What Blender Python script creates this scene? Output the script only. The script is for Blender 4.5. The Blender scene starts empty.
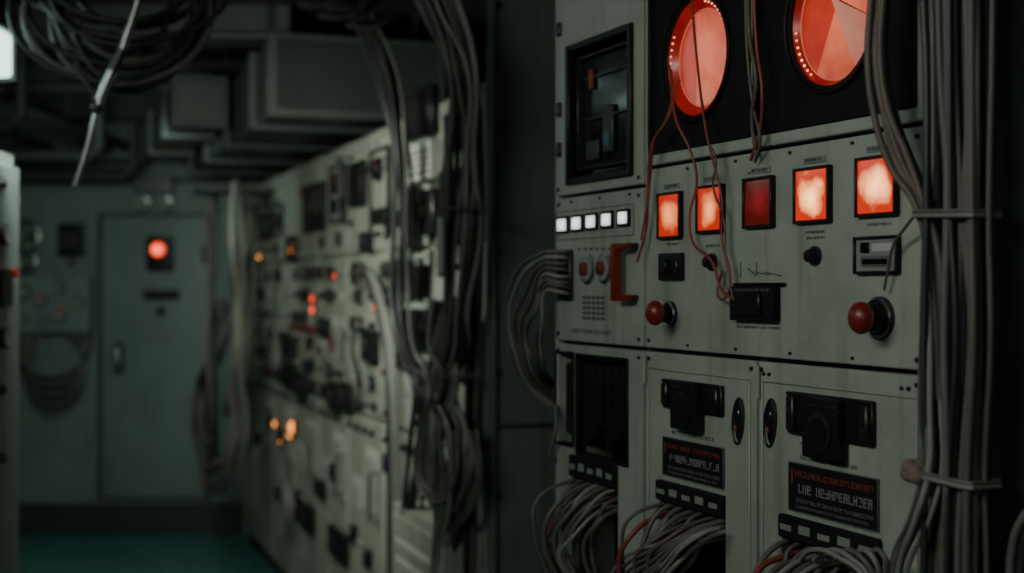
import bpy, bmesh, math, random
from mathutils import Vector, Matrix
rnd = random.Random(11)
FOC = 1365.0
CAM = Vector((0, 0, 1.6))

# ------------------------------------------------------------------ materials
MT = {}
def new_mat(name):
    m = bpy.data.materials.new(name); m.use_nodes = True
    MT[name] = m
    return m, m.node_tree.nodes, m.node_tree.links, m.node_tree.nodes['Principled BSDF']

def surf(name, col, rough=0.5, metal=0.0, dirt=0.35, scale=9.0, bump=0.06, fine=120.0, dirtcol=None, spec=0.5, wear=0.0):
    m, N, L, b = new_mat(name)
    tc = N.new('ShaderNodeTexCoord')
    n1 = N.new('ShaderNodeTexNoise'); n1.inputs['Scale'].default_value = scale; n1.inputs['Detail'].default_value = 8; n1.inputs['Roughness'].default_value = 0.65
    L.new(tc.outputs['Object'], n1.inputs['Vector'])
    r = N.new('ShaderNodeValToRGB'); r.color_ramp.elements[0].position = 0.38; r.color_ramp.elements[1].position = 0.62
    dc = dirtcol or tuple(c * 0.45 for c in col)
    r.color_ramp.elements[0].color = (*[col[i] * (1 - dirt) + dc[i] * dirt for i in range(3)], 1)
    r.color_ramp.elements[1].color = (*col, 1)
    L.new(n1.outputs['Fac'], r.inputs['Fac'])
    out = r.outputs['Color']
    if wear:
        # vertical grime runs and small paint chips
        mp = N.new('ShaderNodeMapping'); mp.inputs['Scale'].default_value = (26, 26, 2.2); L.new(tc.outputs['Object'], mp.inputs['Vector'])
        n3 = N.new('ShaderNodeTexNoise'); n3.inputs['Scale'].default_value = 1.0; n3.inputs['Detail'].default_value = 6; L.new(mp.outputs['Vector'], n3.inputs['Vector'])
        r3 = N.new('ShaderNodeValToRGB'); r3.color_ramp.elements[0].position = 0.52; r3.color_ramp.elements[1].position = 0.75
        r3.color_ramp.elements[0].color = (1, 1, 1, 1); r3.color_ramp.elements[1].color = (1 - wear, 1 - wear * 1.05, 1 - wear * 1.2, 1)
        L.new(n3.outputs['Fac'], r3.inputs['Fac'])
        n4 = N.new('ShaderNodeTexNoise'); n4.inputs['Scale'].default_value = 34; n4.inputs['Detail'].default_value = 10; n4.inputs['Roughness'].default_value = 0.75; L.new(tc.outputs['Object'], n4.inputs['Vector'])
        r4 = N.new('ShaderNodeValToRGB'); r4.color_ramp.elements[0].position = 0.655; r4.color_ramp.elements[1].position = 0.69
        r4.color_ramp.elements[0].color = (1, 1, 1, 1); r4.color_ramp.elements[1].color = (0.42, 0.38, 0.33, 1)
        L.new(n4.outputs['Fac'], r4.inputs['Fac'])
        for rr in (r3, r4):
            mx = N.new('ShaderNodeMix'); mx.data_type = 'RGBA'; mx.blend_type = 'MULTIPLY'; mx.inputs[0].default_value = 1.0
            L.new(out, mx.inputs[6]); L.new(rr.outputs['Color'], mx.inputs[7]); out = mx.outputs[2]
    L.new(out, b.inputs['Base Color'])
    n2 = N.new('ShaderNodeTexNoise'); n2.inputs['Scale'].default_value = fine; n2.inputs['Detail'].default_value = 4
    L.new(tc.outputs['Object'], n2.inputs['Vector'])
    mr = N.new('ShaderNodeMapRange'); mr.inputs['To Min'].default_value = max(0.02, rough - 0.12); mr.inputs['To Max'].default_value = min(1, rough + 0.12)
    L.new(n1.outputs['Fac'], mr.inputs['Value']); L.new(mr.outputs['Result'], b.inputs['Roughness'])
    b.inputs['Metallic'].default_value = metal
    b.inputs['Specular IOR Level'].default_value = spec
    if bump:
        bp = N.new('ShaderNodeBump'); bp.inputs['Strength'].default_value = bump; bp.inputs['Distance'].default_value = 0.004
        L.new(n2.outputs['Fac'], bp.inputs['Height']); L.new(bp.outputs['Normal'], b.inputs['Normal'])
    return m

def emit(name, c_in, c_out, s_in, s_out, rough=0.25, base=(0.2, 0.02, 0.01), p=(0.05, 0.6), amp=0.6):
    m, N, L, b = new_mat(name)
    tc = N.new('ShaderNodeTexCoord')
    mp = N.new('ShaderNodeMapping'); mp.inputs['Location'].default_value = (-0.5, 0, -0.5); mp.inputs['Scale'].default_value = (1, 0, 1)
    L.new(tc.outputs['Generated'], mp.inputs['Vector'])
    ln = N.new('ShaderNodeVectorMath'); ln.operation = 'LENGTH'
    L.new(mp.outputs['Vector'], ln.inputs[0])
    nz = N.new('ShaderNodeTexNoise'); nz.inputs['Detail'].default_value = 3
    L.new(tc.outputs['Object'], nz.inputs['Vector']); nz.inputs['Scale'].default_value = 28
    ad = N.new('ShaderNodeMath'); ad.operation = 'MULTIPLY_ADD'; ad.inputs[1].default_value = amp; L.new(nz.outputs['Fac'], ad.inputs[0])
    sb = N.new('ShaderNodeMath'); sb.operation = 'SUBTRACT'; sb.inputs[1].default_value = amp * .47
    L.new(ln.outputs['Value'], ad.inputs[2]); L.new(ad.outputs[0], sb.inputs[0])
    r = N.new('ShaderNodeValToRGB'); e = r.color_ramp.elements
    e[0].position = p[0]; e[1].position = p[1]
    e[0].color = (*[c * s_in for c in c_in], 1); e[1].color = (*[c * s_out for c in c_out], 1)
    L.new(sb.outputs[0], r.inputs['Fac'])
    L.new(r.outputs['Color'], b.inputs['Emission Color']); b.inputs['Emission Strength'].default_value = 1.0
    b.inputs['Base Color'].default_value = (*base, 1); b.inputs['Roughness'].default_value = rough
    return m

surf('painted_steel', (0.36, 0.385, 0.33), 0.45, 0, 0.4, 5, 0.06, wear=.35)
surf('painted_steel_row', (0.33, 0.352, 0.29), 0.5, 0, 0.45, 4, 0.05, wear=.45)
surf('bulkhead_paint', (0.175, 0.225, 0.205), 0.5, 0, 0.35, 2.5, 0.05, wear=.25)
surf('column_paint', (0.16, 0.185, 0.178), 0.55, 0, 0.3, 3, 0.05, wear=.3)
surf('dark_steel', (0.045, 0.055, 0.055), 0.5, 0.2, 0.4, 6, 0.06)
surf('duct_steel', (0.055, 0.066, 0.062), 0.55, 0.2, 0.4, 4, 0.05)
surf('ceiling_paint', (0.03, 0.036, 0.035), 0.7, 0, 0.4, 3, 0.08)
surf('floor_paint', (0.07, 0.22, 0.21), 0.28, 0, 0.35, 3, 0.05)
surf('black_plastic', (0.010, 0.0105, 0.0105), 0.42, 0, 0.2, 20, 0.03, spec=0.3)
surf('black_matt', (0.009, 0.0095, 0.0095), 0.7, 0, 0.2, 20, 0.03, spec=0.2)
surf('black_recess', (0.005, 0.005, 0.005), 0.8, 0, 0.2, 20, 0.0, spec=0.1)
surf('black_glass', (0.006, 0.006, 0.007), 0.12, 0, 0.2, 8, 0.0)
surf('grey_plastic', (0.13, 0.14, 0.135), 0.45, 0, 0.25, 20, 0.03)
surf('bare_metal', (0.42, 0.43, 0.42), 0.32, 1.0, 0.3, 15, 0.03)
surf('dark_metal', (0.08, 0.08, 0.078), 0.42, 0.9, 0.3, 15, 0.05)
surf('white_enamel', (0.50, 0.52, 0.47), 0.5, 0, 0.25, 20, 0.02)
surf('paper_label', (0.46, 0.46, 0.41), 0.8, 0, 0.25, 30, 0.02)
surf('dull_label', (0.24, 0.25, 0.23), 0.7, 0, 0.25, 30, 0.02)
surf('grey_ink', (0.07, 0.075, 0.07), 0.7, 0, 0.1, 30, 0)
surf('red_plastic', (0.20, 0.016, 0.010), 0.34, 0, 0.35, 20, 0.03)
surf('red_paint', (0.22, 0.035, 0.022), 0.5, 0, 0.3, 20, 0.0)
surf('cable_grey', (0.125, 0.122, 0.108), 0.5, 0, 0.3, 12, 0.03)
surf('cable_pale', (0.24, 0.235, 0.205), 0.5, 0, 0.3, 12, 0.03)
surf('cable_brown', (0.12, 0.092, 0.075), 0.5, 0, 0.3, 12, 0.03)
surf('cable_black', (0.03, 0.031, 0.03), 0.42, 0, 0.3, 12, 0.03)
surf('cable_red', (0.24, 0.05, 0.035), 0.45, 0, 0.3, 12, 0.03)
surf('canvas_wrap', (0.27, 0.26, 0.21), 0.85, 0, 0.35, 14, 0.2, 300)
surf('tape_brown', (0.2, 0.145, 0.11), 0.7, 0, 0.4, 40, 0.3, 200)
emit('lamp_orange', (1.0, 0.42, 0.15), (1.0, 0.045, 0.006), 4.0, 0.7, p=(0.0, 0.46), amp=.7)
emit('lamp_orange_soft', (1.0, 0.30, 0.09), (1.0, 0.04, 0.006), 2.2, 0.55, p=(0.0, 0.46), amp=.7)
emit('lamp_crimson', (0.9, 0.03, 0.06), (0.35, 0.004, 0.01), 0.20, 0.07, p=(0, .5), amp=.8)
emit('lamp_white', (0.9, 1.0, 0.93), (0.7, 1.0, 0.9), 1.8, 0.9, base=(0.5, 0.5, 0.5))
emit('glow_red', (1.0, 0.13, 0.05), (1.0, 0.03, 0.008), 4.0, 1.3)
emit('glow_amber', (1.0, 0.45, 0.1), (1.0, 0.22, 0.03), 5.0, 2.0, base=(0.3, 0.1, 0.02))
emit('dial_salmon', (1.0, 0.2, 0.09), (1.0, 0.045, 0.014), 0.9, 0.42, base=(0.12, 0.03, 0.02), p=(.1, .6), amp=.5)
emit('dial_red', (1.0, 0.04, 0.012), (0.9, 0.015, 0.006), 0.4, 0.16, base=(0.08, 0.01, 0.01))
emit('dial_deep', (1.0, 0.075, 0.03), (0.9, 0.022, 0.008), 0.6, 0.34, base=(0.08, 0.01, 0.01), p=(.1, .6))
emit('dial_pale', (1.0, 0.33, 0.2), (0.9, 0.2, 0.11), 0.5, 0.4, base=(0.25, 0.1, 0.08))
emit('dial_hot', (1.0, 0.5, 0.3), (1.0, 0.28, 0.15), 2.6, 1.8)
emit('tube_diffuser', (0.72, 1.0, 0.93), (0.62, 1.0, 0.92), 3.0, 2.4, base=(0.6, 0.6, 0.6), p=(0.2, 0.9))
emit('reflection_blue', (0.15, 0.4, 0.5), (0.05, 0.2, 0.3), 0.05, 0.025, base=(0.02, 0.05, 0.06))  # dim emission imitating a bluish reflection in the door window

# ------------------------------------------------------------------ frames
class Face:
    """Vertical working plane: local x to the right along it, z up, y into it."""
    def __init__(s, ox, oy, deg):
        t = math.radians(deg)
        s.M = Matrix(((math.sin(t), math.cos(t), 0, ox), (-math.cos(t), math.sin(t), 0, oy), (0, 0, 1, 0), (0, 0, 0, 1)))
        s.I = s.M.inverted()
    def at(s, u, v, n=0.0):
        d = s.I.to_3x3() @ Vector(((u - 512) / FOC, 1, -(v - 286.5) / FOC))
        c = s.I @ CAM
        return c + d * ((-n - c.y) / d.y)
    def rect(s, u0, v0, u1, v1, n=0.0):
        uc, vc = (u0 + u1) / 2, (v0 + v1) / 2
        return (s.at(u0, vc, n).x, s.at(u1, vc, n).x, s.at(uc, v1, n).z, s.at(uc, v0, n).z)

FR = Face(0.0866, 2.75, 23.2)      # near control console front
FL = Face(-0.0714, 3.9, 19.24)     # far switchgear row front
FB = Face(0.0, 8.85, 90)           # end bulkhead
FW = Face(-1.5, 4.14, 180)         # port-side cabinet front (faces +X)
COL = bpy.context.scene.collection

def group(name, face=None, off=(0, 0, 0)):
    e = bpy.data.objects.new(name, None); e.empty_display_size = 0.1
    COL.objects.link(e)
    e.matrix_world = (face.M if face else Matrix()) @ Matrix.Translation(off)
    return e

def basis(axis):
    z = Vector(axis).normalized()
    x = z.orthogonal().normalized(); y = z.cross(x)
    return Matrix((x, y, z)).transposed().to_4x4()

class Part:
    def __init__(s, name, parent=None, face=None):
        s.name, s.parent, s.face = name, parent, face
        s.bm = bmesh.new(); s.ms = []
    def idx(s, m):
        if m not in s.ms: s.ms.append(m)
        return s.ms.index(m)
    def add(s, t, m):
        i = s.idx(m)
        for f in t.faces: f.material_index = i
        me = bpy.data.meshes.new('t'); t.to_mesh(me); t.free()
        s.bm.from_mesh(me); bpy.data.meshes.remove(me)
    def box(s, x0, x1, y0, y1, z0, z1, m, bev=0.0, M=None, seg=1):
        t = bmesh.new(); bmesh.ops.create_cube(t, size=1)
        sx, sy, sz = abs(x1 - x0), abs(y1 - y0), abs(z1 - z0)
        bmesh.ops.scale(t, vec=(sx, sy, sz), verts=t.verts)
        if bev:
            bmesh.ops.bevel(t, geom=t.edges[:], offset=min(bev, sx * .4, sy * .4, sz * .4), segments=seg, profile=.7, affect='EDGES')
        bmesh.ops.translate(t, vec=((x0 + x1) / 2, (y0 + y1) / 2, (z0 + z1) / 2), verts=t.verts)
        if M: bmesh.ops.transform(t, matrix=M, verts=t.verts)
        s.add(t, m)
    def cyl(s, c, ax, r, h, m, r2=None, seg=24, bev=0.0):
        """centre of base c, extends h along ax"""
        t = bmesh.new()
        bmesh.ops.create_cone(t, cap_ends=True, segments=seg, radius1=r, radius2=r if r2 is None else r2, depth=h)
        if bev:
            ed = [e for e in t.edges if abs(e.verts[0].co.z - e.verts[1].co.z) < 1e-6 and e.verts[0].co.z > 0]
            bmesh.ops.bevel(t, geom=ed, offset=bev, segments=2, profile=.6, affect='EDGES')
        bmesh.ops.translate(t, vec=(0, 0, h / 2), verts=t.verts)
        bmesh.ops.transform(t, matrix=Matrix.Translation(c) @ basis(ax), verts=t.verts)
        s.add(t, m)
    def sph(s, c, r, m, sc=(1, 1, 1), seg=20):
        t = bmesh.new(); bmesh.ops.create_uvsphere(t, u_segments=seg, v_segments=seg // 2, radius=r)
        bmesh.ops.scale(t, vec=sc, verts=t.verts); bmesh.ops.translate(t, vec=c, verts=t.verts); s.add(t, m)
    def tube(s, pts, r, m, seg=10, closed=False):
        t = bmesh.new(); pts = [Vector(p) for p in pts]; rings = []; n = len(pts); up = None
        for i, p in enumerate(pts):
            if closed: tg = pts[(i + 1) % n] - pts[i - 1]
            else: tg = pts[min(i + 1, n - 1)] - pts[max(i - 1, 0)]
            tg.normalize()
            if up is None: up = tg.orthogonal().normalized()
            up = (up - tg * up.dot(tg)).normalized(); sd = tg.cross(up)
            rings.append([t.verts.new(p + r * (math.cos(a) * up + math.sin(a) * sd)) for a in [2 * math.pi * k / seg for k in range(seg)]])
        for i in range(n if closed else n - 1):
            A, B = rings[i], rings[(i + 1) % n]
            for k in range(seg): t.faces.new((A[k], A[(k + 1) % seg], B[(k + 1) % seg], B[k]))
        if not closed: t.faces.new(rings[0][::-1]); t.faces.new(rings[-1])
        bmesh.ops.recalc_face_normals(t, faces=t.faces[:]); s.add(t, m)
    def ring(s, c, ax, R, r, m, seg=36, sc=1.0):
        Bm = basis(ax); c = Vector(c)
        s.tube([c + (Bm @ Vector((R * math.cos(a), R * math.sin(a), 0))) for a in [2 * math.pi * k / seg for k in range(seg)]], r, m, 8, True)
    def frame(s, x0, x1, z0, z1, w, y0, y1, m, bev=0.001):
        s.box(x0, x0 + w, y0, y1, z0, z1, m, bev); s.box(x1 - w, x1, y0, y1, z0, z1, m, bev)
        s.box(x0 + w, x1 - w, y0, y1, z0, z0 + w, m, bev); s.box(x0 + w, x1 - w, y0, y1, z1 - w, z1, m, bev)
    def done(s):
        me = bpy.data.meshes.new(s.name); s.bm.to_mesh(me); s.bm.free()
        for m in s.ms: me.materials.append(MT[m])
        for p in me.polygons: p.use_smooth = True
        me.set_sharp_from_angle(angle=math.radians(38))
        o = bpy.data.objects.new(s.name, me); COL.objects.link(o)
        if s.parent: o.parent = s.parent
        elif s.face: o.matrix_world = s.face.M
        return o

def plate(name, parent, x0, x1, z0, z1, holes, m, y=0.0, th=0.016, bev=0.0025):
    xs = sorted({x0, x1, *[h[0] for h in holes], *[h[1] for h in holes]})
    zs = sorted({z0, z1, *[h[2] for h in holes], *[h[3] for h in holes]})
    bm = bmesh.new(); vs = {}
    def V(x, z):
        if (x, z) not in vs: vs[(x, z)] = bm.verts.new((x, y, z))
        return vs[(x, z)]
    for a, b in zip(xs, xs[1:]):
        for c, d in zip(zs, zs[1:]):
            cx, cz = (a + b) / 2, (c + d) / 2
            if any(h[0] < cx < h[1] and h[2] < cz < h[3] for h in holes): continue
            bm.faces.new((V(a, c), V(b, c), V(b, d), V(a, d)))
    me = bpy.data.meshes.new(name); bm.to_mesh(me); bm.free(); me.materials.append(MT[m])
    o = bpy.data.objects.new(name, me); COL.objects.link(o); o.parent = parent
    md = o.modifiers.new('thick', 'SOLIDIFY'); md.thickness = th; md.offset = -1
    mb = o.modifiers.new('edge', 'BEVEL'); mb.width = bev; mb.segments = 2; mb.limit_method = 'ANGLE'
    return o

def cables(name, paths, base=0.004, parent=None, face=None, res=10):
    """paths: list of (points, radius, material)"""
    cu = bpy.data.curves.new(name, 'CURVE'); cu.dimensions = '3D'; cu.bevel_depth = base; cu.bevel_resolution = 2
    cu.resolution_u = res; cu.use_fill_caps = True
    ms = []
    for pts, r, m in paths:
        if m not in ms: ms.append(m); cu.materials.append(MT[m])
        sp = cu.splines.new('BEZIER'); sp.bezier_points.add(len(pts) - 1)
        sp.material_index = ms.index(m)
        for bp, p in zip(sp.bezier_points, pts):
            bp.co = p; bp.handle_left_type = bp.handle_right_type = 'AUTO'; bp.radius = r / base
    o = bpy.data.objects.new(name, cu); COL.objects.link(o)
    if parent: o.parent = parent
    elif face: o.matrix_world = face.M
    return o

def bundle(pts, count, hw, hn, r, mats, jit=0.3, rv=0.25, front=Vector((0, -1, 0))):
    """pts: centre-line; hw half width across, hn half depth; hw may be list per point"""
    pts = [Vector(p) for p in pts]; n = len(pts); out = []
    hws = hw if isinstance(hw, (list, tuple)) else [hw] * n
    for k in range(count):
        a = -1 + 2 * (k + 0.5) / count + rnd.uniform(-.06, .06)
        b = rnd.uniform(-1, 1)
        q = []
        for i, p in enumerate(pts):
            tg = (pts[min(i + 1, n - 1)] - pts[max(i - 1, 0)]).normalized()
            sd = tg.cross(front).normalized()
            if sd.length < .5: sd = Vector((1, 0, 0))
            aa = a + rnd.uniform(-jit, jit) * 0.5; bb = max(-1, min(1, b + rnd.uniform(-jit, jit)))
            q.append(p - sd * aa * hws[i] + front * bb * hn)
        out.append((q, r * rnd.uniform(1 - rv, 1 + rv), rnd.choice(mats)))
    return out

def glyphs(p, x0, x1, z0, z1, y, m, gap=0.3, density=1.0, bold=0.16):
    """row of worn, unreadable characters"""
    h = z1 - z0; w = h * 0.62; x = x0
    st = h * bold
    while x + w <= x1 + 1e-6:
        if rnd.random() < density:
            k = rnd.random()
            a, b = y - 0.0006, y
            if k < .75: p.box(x, x + st, a, b, z0, z1, m)
            if rnd.random() < .6: p.box(x + w - st, x + w, a, b, z0 + (h * .4 if rnd.random() < .3 else 0), z1, m)
            if rnd.random() < .6: p.box(x, x + w, a, b, z1 - st, z1, m)
            if rnd.random() < .5: p.box(x, x + w, a, b, z0 + h * .45, z0 + h * .45 + st, m)
            if rnd.random() < .5: p.box(x, x + w, a, b, z0, z0 + st, m)
        x += w * (1 + gap)

def screw(p, x, z, y=0.0, r=0.0045, m='dark_metal'):
    p.cyl((x, y, z), (0, -1, 0), r, 0.003, m, seg=12, bev=.0008)
    p.box(x - r * .8, x + r * .8, y - 0.0034, y - 0.0028, z - .0006, z + .0006, 'black_recess')

def knob(p, x, z, r, m='black_plastic', y=0.0, h=0.018, mark=True):
    p.cyl((x, y, z), (0, -1, 0), r * 1.35, 0.004, 'dark_metal', seg=20)
    p.cyl((x, y - .004, z), (0, -1, 0), r, h, m, r2=r * .85, seg=18, bev=.0015)
    if mark: p.box(x - r * .09, x + r * .09, y - h - .006, y - h - .003, z + r * .2, z + r * .75, 'dull_label')

def gauge(p, x, z, r, y=0.0, facem='white_enamel', rim='black_plastic'):
    p.cyl((x, y, z), (0, -1, 0), r, 0.02, rim, seg=24, bev=.003)
    p.cyl((x, y - .02, z), (0, -1, 0), r * .8, 0.002, facem, seg=24)
    a = rnd.uniform(-.9, .9)
    M = Matrix.Translation((x, 0, z)) @ Matrix.Rotation(a, 4, 'Y')
    p.box(-r * .03, r * .03, y - .0245, y - .0225, -r * .1, r * .65, 'red_paint', M=M)
    p.ring((x, y - .02, z), (0, 1, 0), r * .9, r * .07, rim, 20)

def meter(p, x0, x1, z0, z1, y=0.0, rim='black_plastic', fc='white_enamel'):
    w = min(x1 - x0, z1 - z0) * .12
    p.box(x0 + w, x1 - w, y - .010, y, z0 + w, z1 - w, fc)
    p.frame(x0, x1, z0, z1, w, y - .018, y, rim, .002)
    xm = (x0 + x1) / 2
    p.box(x0 + w * 1.5, x1 - w * 1.5, y - .0108, y - .0098, z0 + (z1 - z0) * .55, z0 + (z1 - z0) * .6, 'grey_ink')
    p.box(x0 + w, x1 - w, y - .0125, y - .0098, z0 + w, z0 + (z1 - z0) * .36, rim)
    p.box(xm, xm + .0015, y - .0125, y - .0105, z0 + (z1 - z0) * .3, z0 + (z1 - z0) * .75, 'red_paint')

# ================================================================== ROOM SHELL
def slab(name, x0, x1, y0, y1, z0, z1, m):
    p = Part(name); p.box(x0, x1, y0, y1, z0, z1, m); return p.done()
RX0, RX1, RY0, RY1, H = -3.4, 2.6, -2.0, 8.85, 2.75
slab('floor', RX0 - .1, RX1 + .1, RY0 - .1, RY1 + .1, -.1, 0, 'floor_paint')
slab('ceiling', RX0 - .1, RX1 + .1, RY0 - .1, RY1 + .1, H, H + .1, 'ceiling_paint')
slab('wall_left', RX0 - .1, RX0, RY0 - .1, RY1 + .1, 0, H, 'bulkhead_paint')
slab('wall_right', RX1, RX1 + .1, RY0 - .1, RY1 + .1, 0, H, 'dark_steel')
slab('wall_front', RX0, RX1, RY0 - .1, RY0, 0, H, 'dark_steel')
slab('wall_back', RX0, RX1, RY1, RY1 + .1, 0, H, 'bulkhead_paint')
p = Part('baseboard_back', face=FB); p.box(-3.3, -1.75, -.05, 0, 0.0, .20, 'dark_steel', .004); p.box(-3.3, -1.75, -.07, 0, .20, .215, 'bulkhead_paint', .003); p.done()
p = Part('trim_1', face=FB)
p.box(-3.3, -1.6, -.03, 0, 2.27, 2.31, 'dark_steel', .004)
p.done()

# door in end bulkhead
dg = group('door_1', FB)
x0, x1, z0, z1 = FB.rect(103, 217, 208, 497)
p = Part('leaf', dg); p.box(x0, x1, -.035, 0, z0, z1, 'bulkhead_paint', .008, seg=2); p.done()
p = Part('frame', dg)
p.frame(x0 - .02, x1 + .02, z0 - .02, z1 + .02, .014, -.045, 0, 'dark_steel')
for zz in (z0 + .3, z1 - .3): p.cyl((x1 - .01, -.05, zz), (0, 0, 1), .018, .12, 'duct_steel')
p.done()
p = Part('handle', dg)
c = FB.at(121, 358); p.box(c.x - .035, c.x + .035, -.047, -.035, c.z - .1, c.z + .1, 'duct_steel', .004)
p.tube([(c.x, -.04, c.z + .05), (c.x, -.09, c.z + .05), (c.x + .01, -.095, c.z), (c.x, -.09, c.z - .06)], .012, 'bare_metal')
x0, x1, z0, z1 = FB.rect(145, 290, 181, 300); p.box(x0, x1, -.045, -.035, z0, z1, 'black_plastic', .002)
c = FB.at(163, 311); p.cyl((c.x, -.035, c.z), (0, -1, 0), .028, .03, 'black_plastic'); p.done()

# red warning beacon on door
bg = group('warning_beacon', FB)
p = Part('housing', bg); x0, x1, z0, z1 = FB.rect(151, 237, 176, 270)
p.box(x0, x1, -.12, -.047, z0, z1, 'black_plastic', .008, seg=2)
c = FB.at(163, 250); p.ring((c.x, -.125, c.z), (0, 1, 0), .05, .008, 'dark_metal'); p.done()
p = Part('lens', bg); p.sph((c.x, -.125, c.z), .044, 'glow_red', (1, .7, 1)); p.done()

# twin-head emergency light
eg = group('emergency_light', FB)
p = Part('body', eg); x0, x1, z0, z1 = FB.rect(138, 178, 175, 194)
p.box(x0, x1, -.10, -.001, z0, z1, 'grey_plastic', .01, seg=2)
for u in (146, 168):
    c = FB.at(u, 203); p.cyl((c.x, -.06, c.z + .02), (0, 0, 1), .012, .05, 'dark_metal')
    p.cyl((c.x, -.05, c.z), (0, -1, -.15), .03, .06, 'bare_metal', r2=.05, bev=.004)
    p.cyl((c.x, -.11, c.z - .01), (0, -1, -.15), .042, .008, 'dull_label')
p.done()
# junction box
p = Part('junction_box', face=FB); x0, x1, z0, z1 = FB.rect(62, 224, 85, 256)
p.box(x0, x1, -.08, -.001, z0, z1, 'black_plastic', .008, seg=2); p.box(x0 + .02, x1 - .02, -.084, -.078, z0 + .05, z1 - .05, 'dark_metal', .003)
c = FB.at(73, 262); p.cyl((c.x, -.04, c.z - .02), (0, 0, 1), .02, .06, 'dark_metal')
p.done()

# valve / gauge board left of the door
vg = group('gauge_board', FB, (0, -.06, 0))
p = Part('panel', vg)
x0, x1, z0, z1 = FB.rect(22, 276, 96, 332); p.box(x0, x1, -.06, 0.03, z0, z1, 'bulkhead_paint', .006)
for u, v, rr in ((30, 292, .05), (48, 300, .04), (66, 288, .035), (84, 303, .04), (30, 318, .03), (66, 316, .04), (50, 320, .03)):
    c = FB.at(u, v); gauge(p, c.x, c.z, rr, -.06, 'dull_label')
p.done()
for u, v in ((47, 297), (68, 309), (24, 312)):
    c = FB.at(u, v); q = Part('pilot_light', vg); q.cyl((c.x, -.085, c.z), (0, -1, 0), .014, .012, 'lamp_crimson'); q.done()
p = Part('handwheel', vg)
for u, v, rr in ((33, 237, .105), (37, 262, .06)):
    c = FB.at(u, v); p.ring((c.x, -.13, c.z), (0, 1, 0), rr, .012, 'bare_metal')
    p.cyl((c.x, 0.03, c.z), (0, -1, 0), .02, .18, 'bare_metal')
    for a in range(4):
        d = Vector((math.cos(a * math.pi / 2), 0, math.sin(a * math.pi / 2))) * rr
        p.tube([Vector((c.x, -.13, c.z)), Vector((c.x, -.13, c.z)) + d], .008, 'bare_metal', 6)
p.done()
# hoses looping under the board
ph = []
for k in range(6):
    o = k * 5
    pts = [FB.at(24 + k * 3, 330, .08), FB.at(22 + k * 2, 365 + o, .12), FB.at(45, 378 + o, .16), FB.at(72, 372 + o, .16), FB.at(88 - k, 350, .12), FB.at(90 - k * 5, 328, .08)]
    ph.append((pts, .014, 'cable_grey' if k % 2 else 'cable_black'))
cables('hydraulic_hoses', ph, .014, face=FB)

# ================================================================== FAR SWITCHGEAR ROW
W = 0.61
cabs = []
for i in range(8):
    xa = -(i + 1) * W
    g = group('switchgear_cabinet', FL, (xa, 0, 0))
    p = Part('carcass', g)
    p.box(0, W - .008, .02, .55, .10, 2.2, 'painted_steel_row', .006)
    p.box(.02, W - .03, .05, .5, 0, .10, 'dark_steel')
    p.done()
    p = Part('doors', g)
    for (a, b) in ((.12, 1.085), (1.10, 1.72), (1.735, 2.185)):
        p.box(.008, W - .018, 0, .022, a, b, 'painted_steel_row', .004)
        for sx in (.025, W - .035):
            for sz in (a + .02, b - .02): screw(p, sx, sz, 0, .006)
    p.done()
    q = Part('instruments', g)
    cabs.append((g, xa, q))

def cab_of(x):
    i = min(7, max(0, int(-x / W))); return cabs[i]
def on_row(u0, v0, u1, v1):
    x0, x1, z0, z1 = FL.rect(u0, v0, u1, v1)
    g, xa, q = cab_of((x0 + x1) / 2)
    return g, q, x0 - xa, x1 - xa, z0, z1

# upper tier
for rc, kind in (((262, 214, 272, 240), 'm'), ((276, 205, 284, 235), 'w'), ((288, 236, 298, 262), 'm'), ((306, 184, 327, 232), 'm'),
                 ((333, 165, 347, 222), 'w'), ((352, 155, 368, 222), 'b2'), ((374, 148, 392, 235), 'w'),
                 ((412, 145, 442, 182), 'p'), ((414, 90, 440, 138), 'b'), ((452, 110, 476, 150), 'b')):
    g, q, x0, x1, z0, z1 = on_row(*rc)
    if kind == 'm': meter(q, x0, x1, z0, z1, fc='black_glass')
    if kind == 'b': q.box(x0, x1, -.03, 0, z0, z1, 'black_plastic', .005); q.box(x0 + .02, x1 - .02, -.034, -.028, z0 + .03, z1 - .03, 'dark_metal', .002)
    if kind == 'w':
        q.frame(x0, x1, z0, z1, .012, -.02, 0, 'black_plastic', .003); q.box(x0 + .012, x1 - .012, -.008, 0, z0 + .012, z1 - .012, 'painted_steel_row')
        gauge(q, (x0 + x1) / 2, z1 - .08, .045, -.008, 'black_glass')
        q.box(x0 + .05, x1 - .05, -.02, -.006, z0 + .04, z0 + .1, 'black_plastic', .002)
    if kind == 'b2':
        q.tube([(x0 + .02, 0, z0), (x0 + .02, -.06, z0), (x0 + .02, -.06, z1), (x0 + .02, 0, z1)], .009, 'black_plastic')
        q.box(x0 + .05, x1, -.03, 0, z0 + .06, z1 - .03, 'black_plastic', .005)
    if kind == 'p':
        q.box(x0, x1, -.04, 0, z0, z1, 'paper_label', .003)
        for t in range(4): glyphs(q, x0 + .01, x1 - .01, z0 + .02 + t * .022, z0 + .03 + t * .022, -.04, 'grey_ink')

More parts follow.
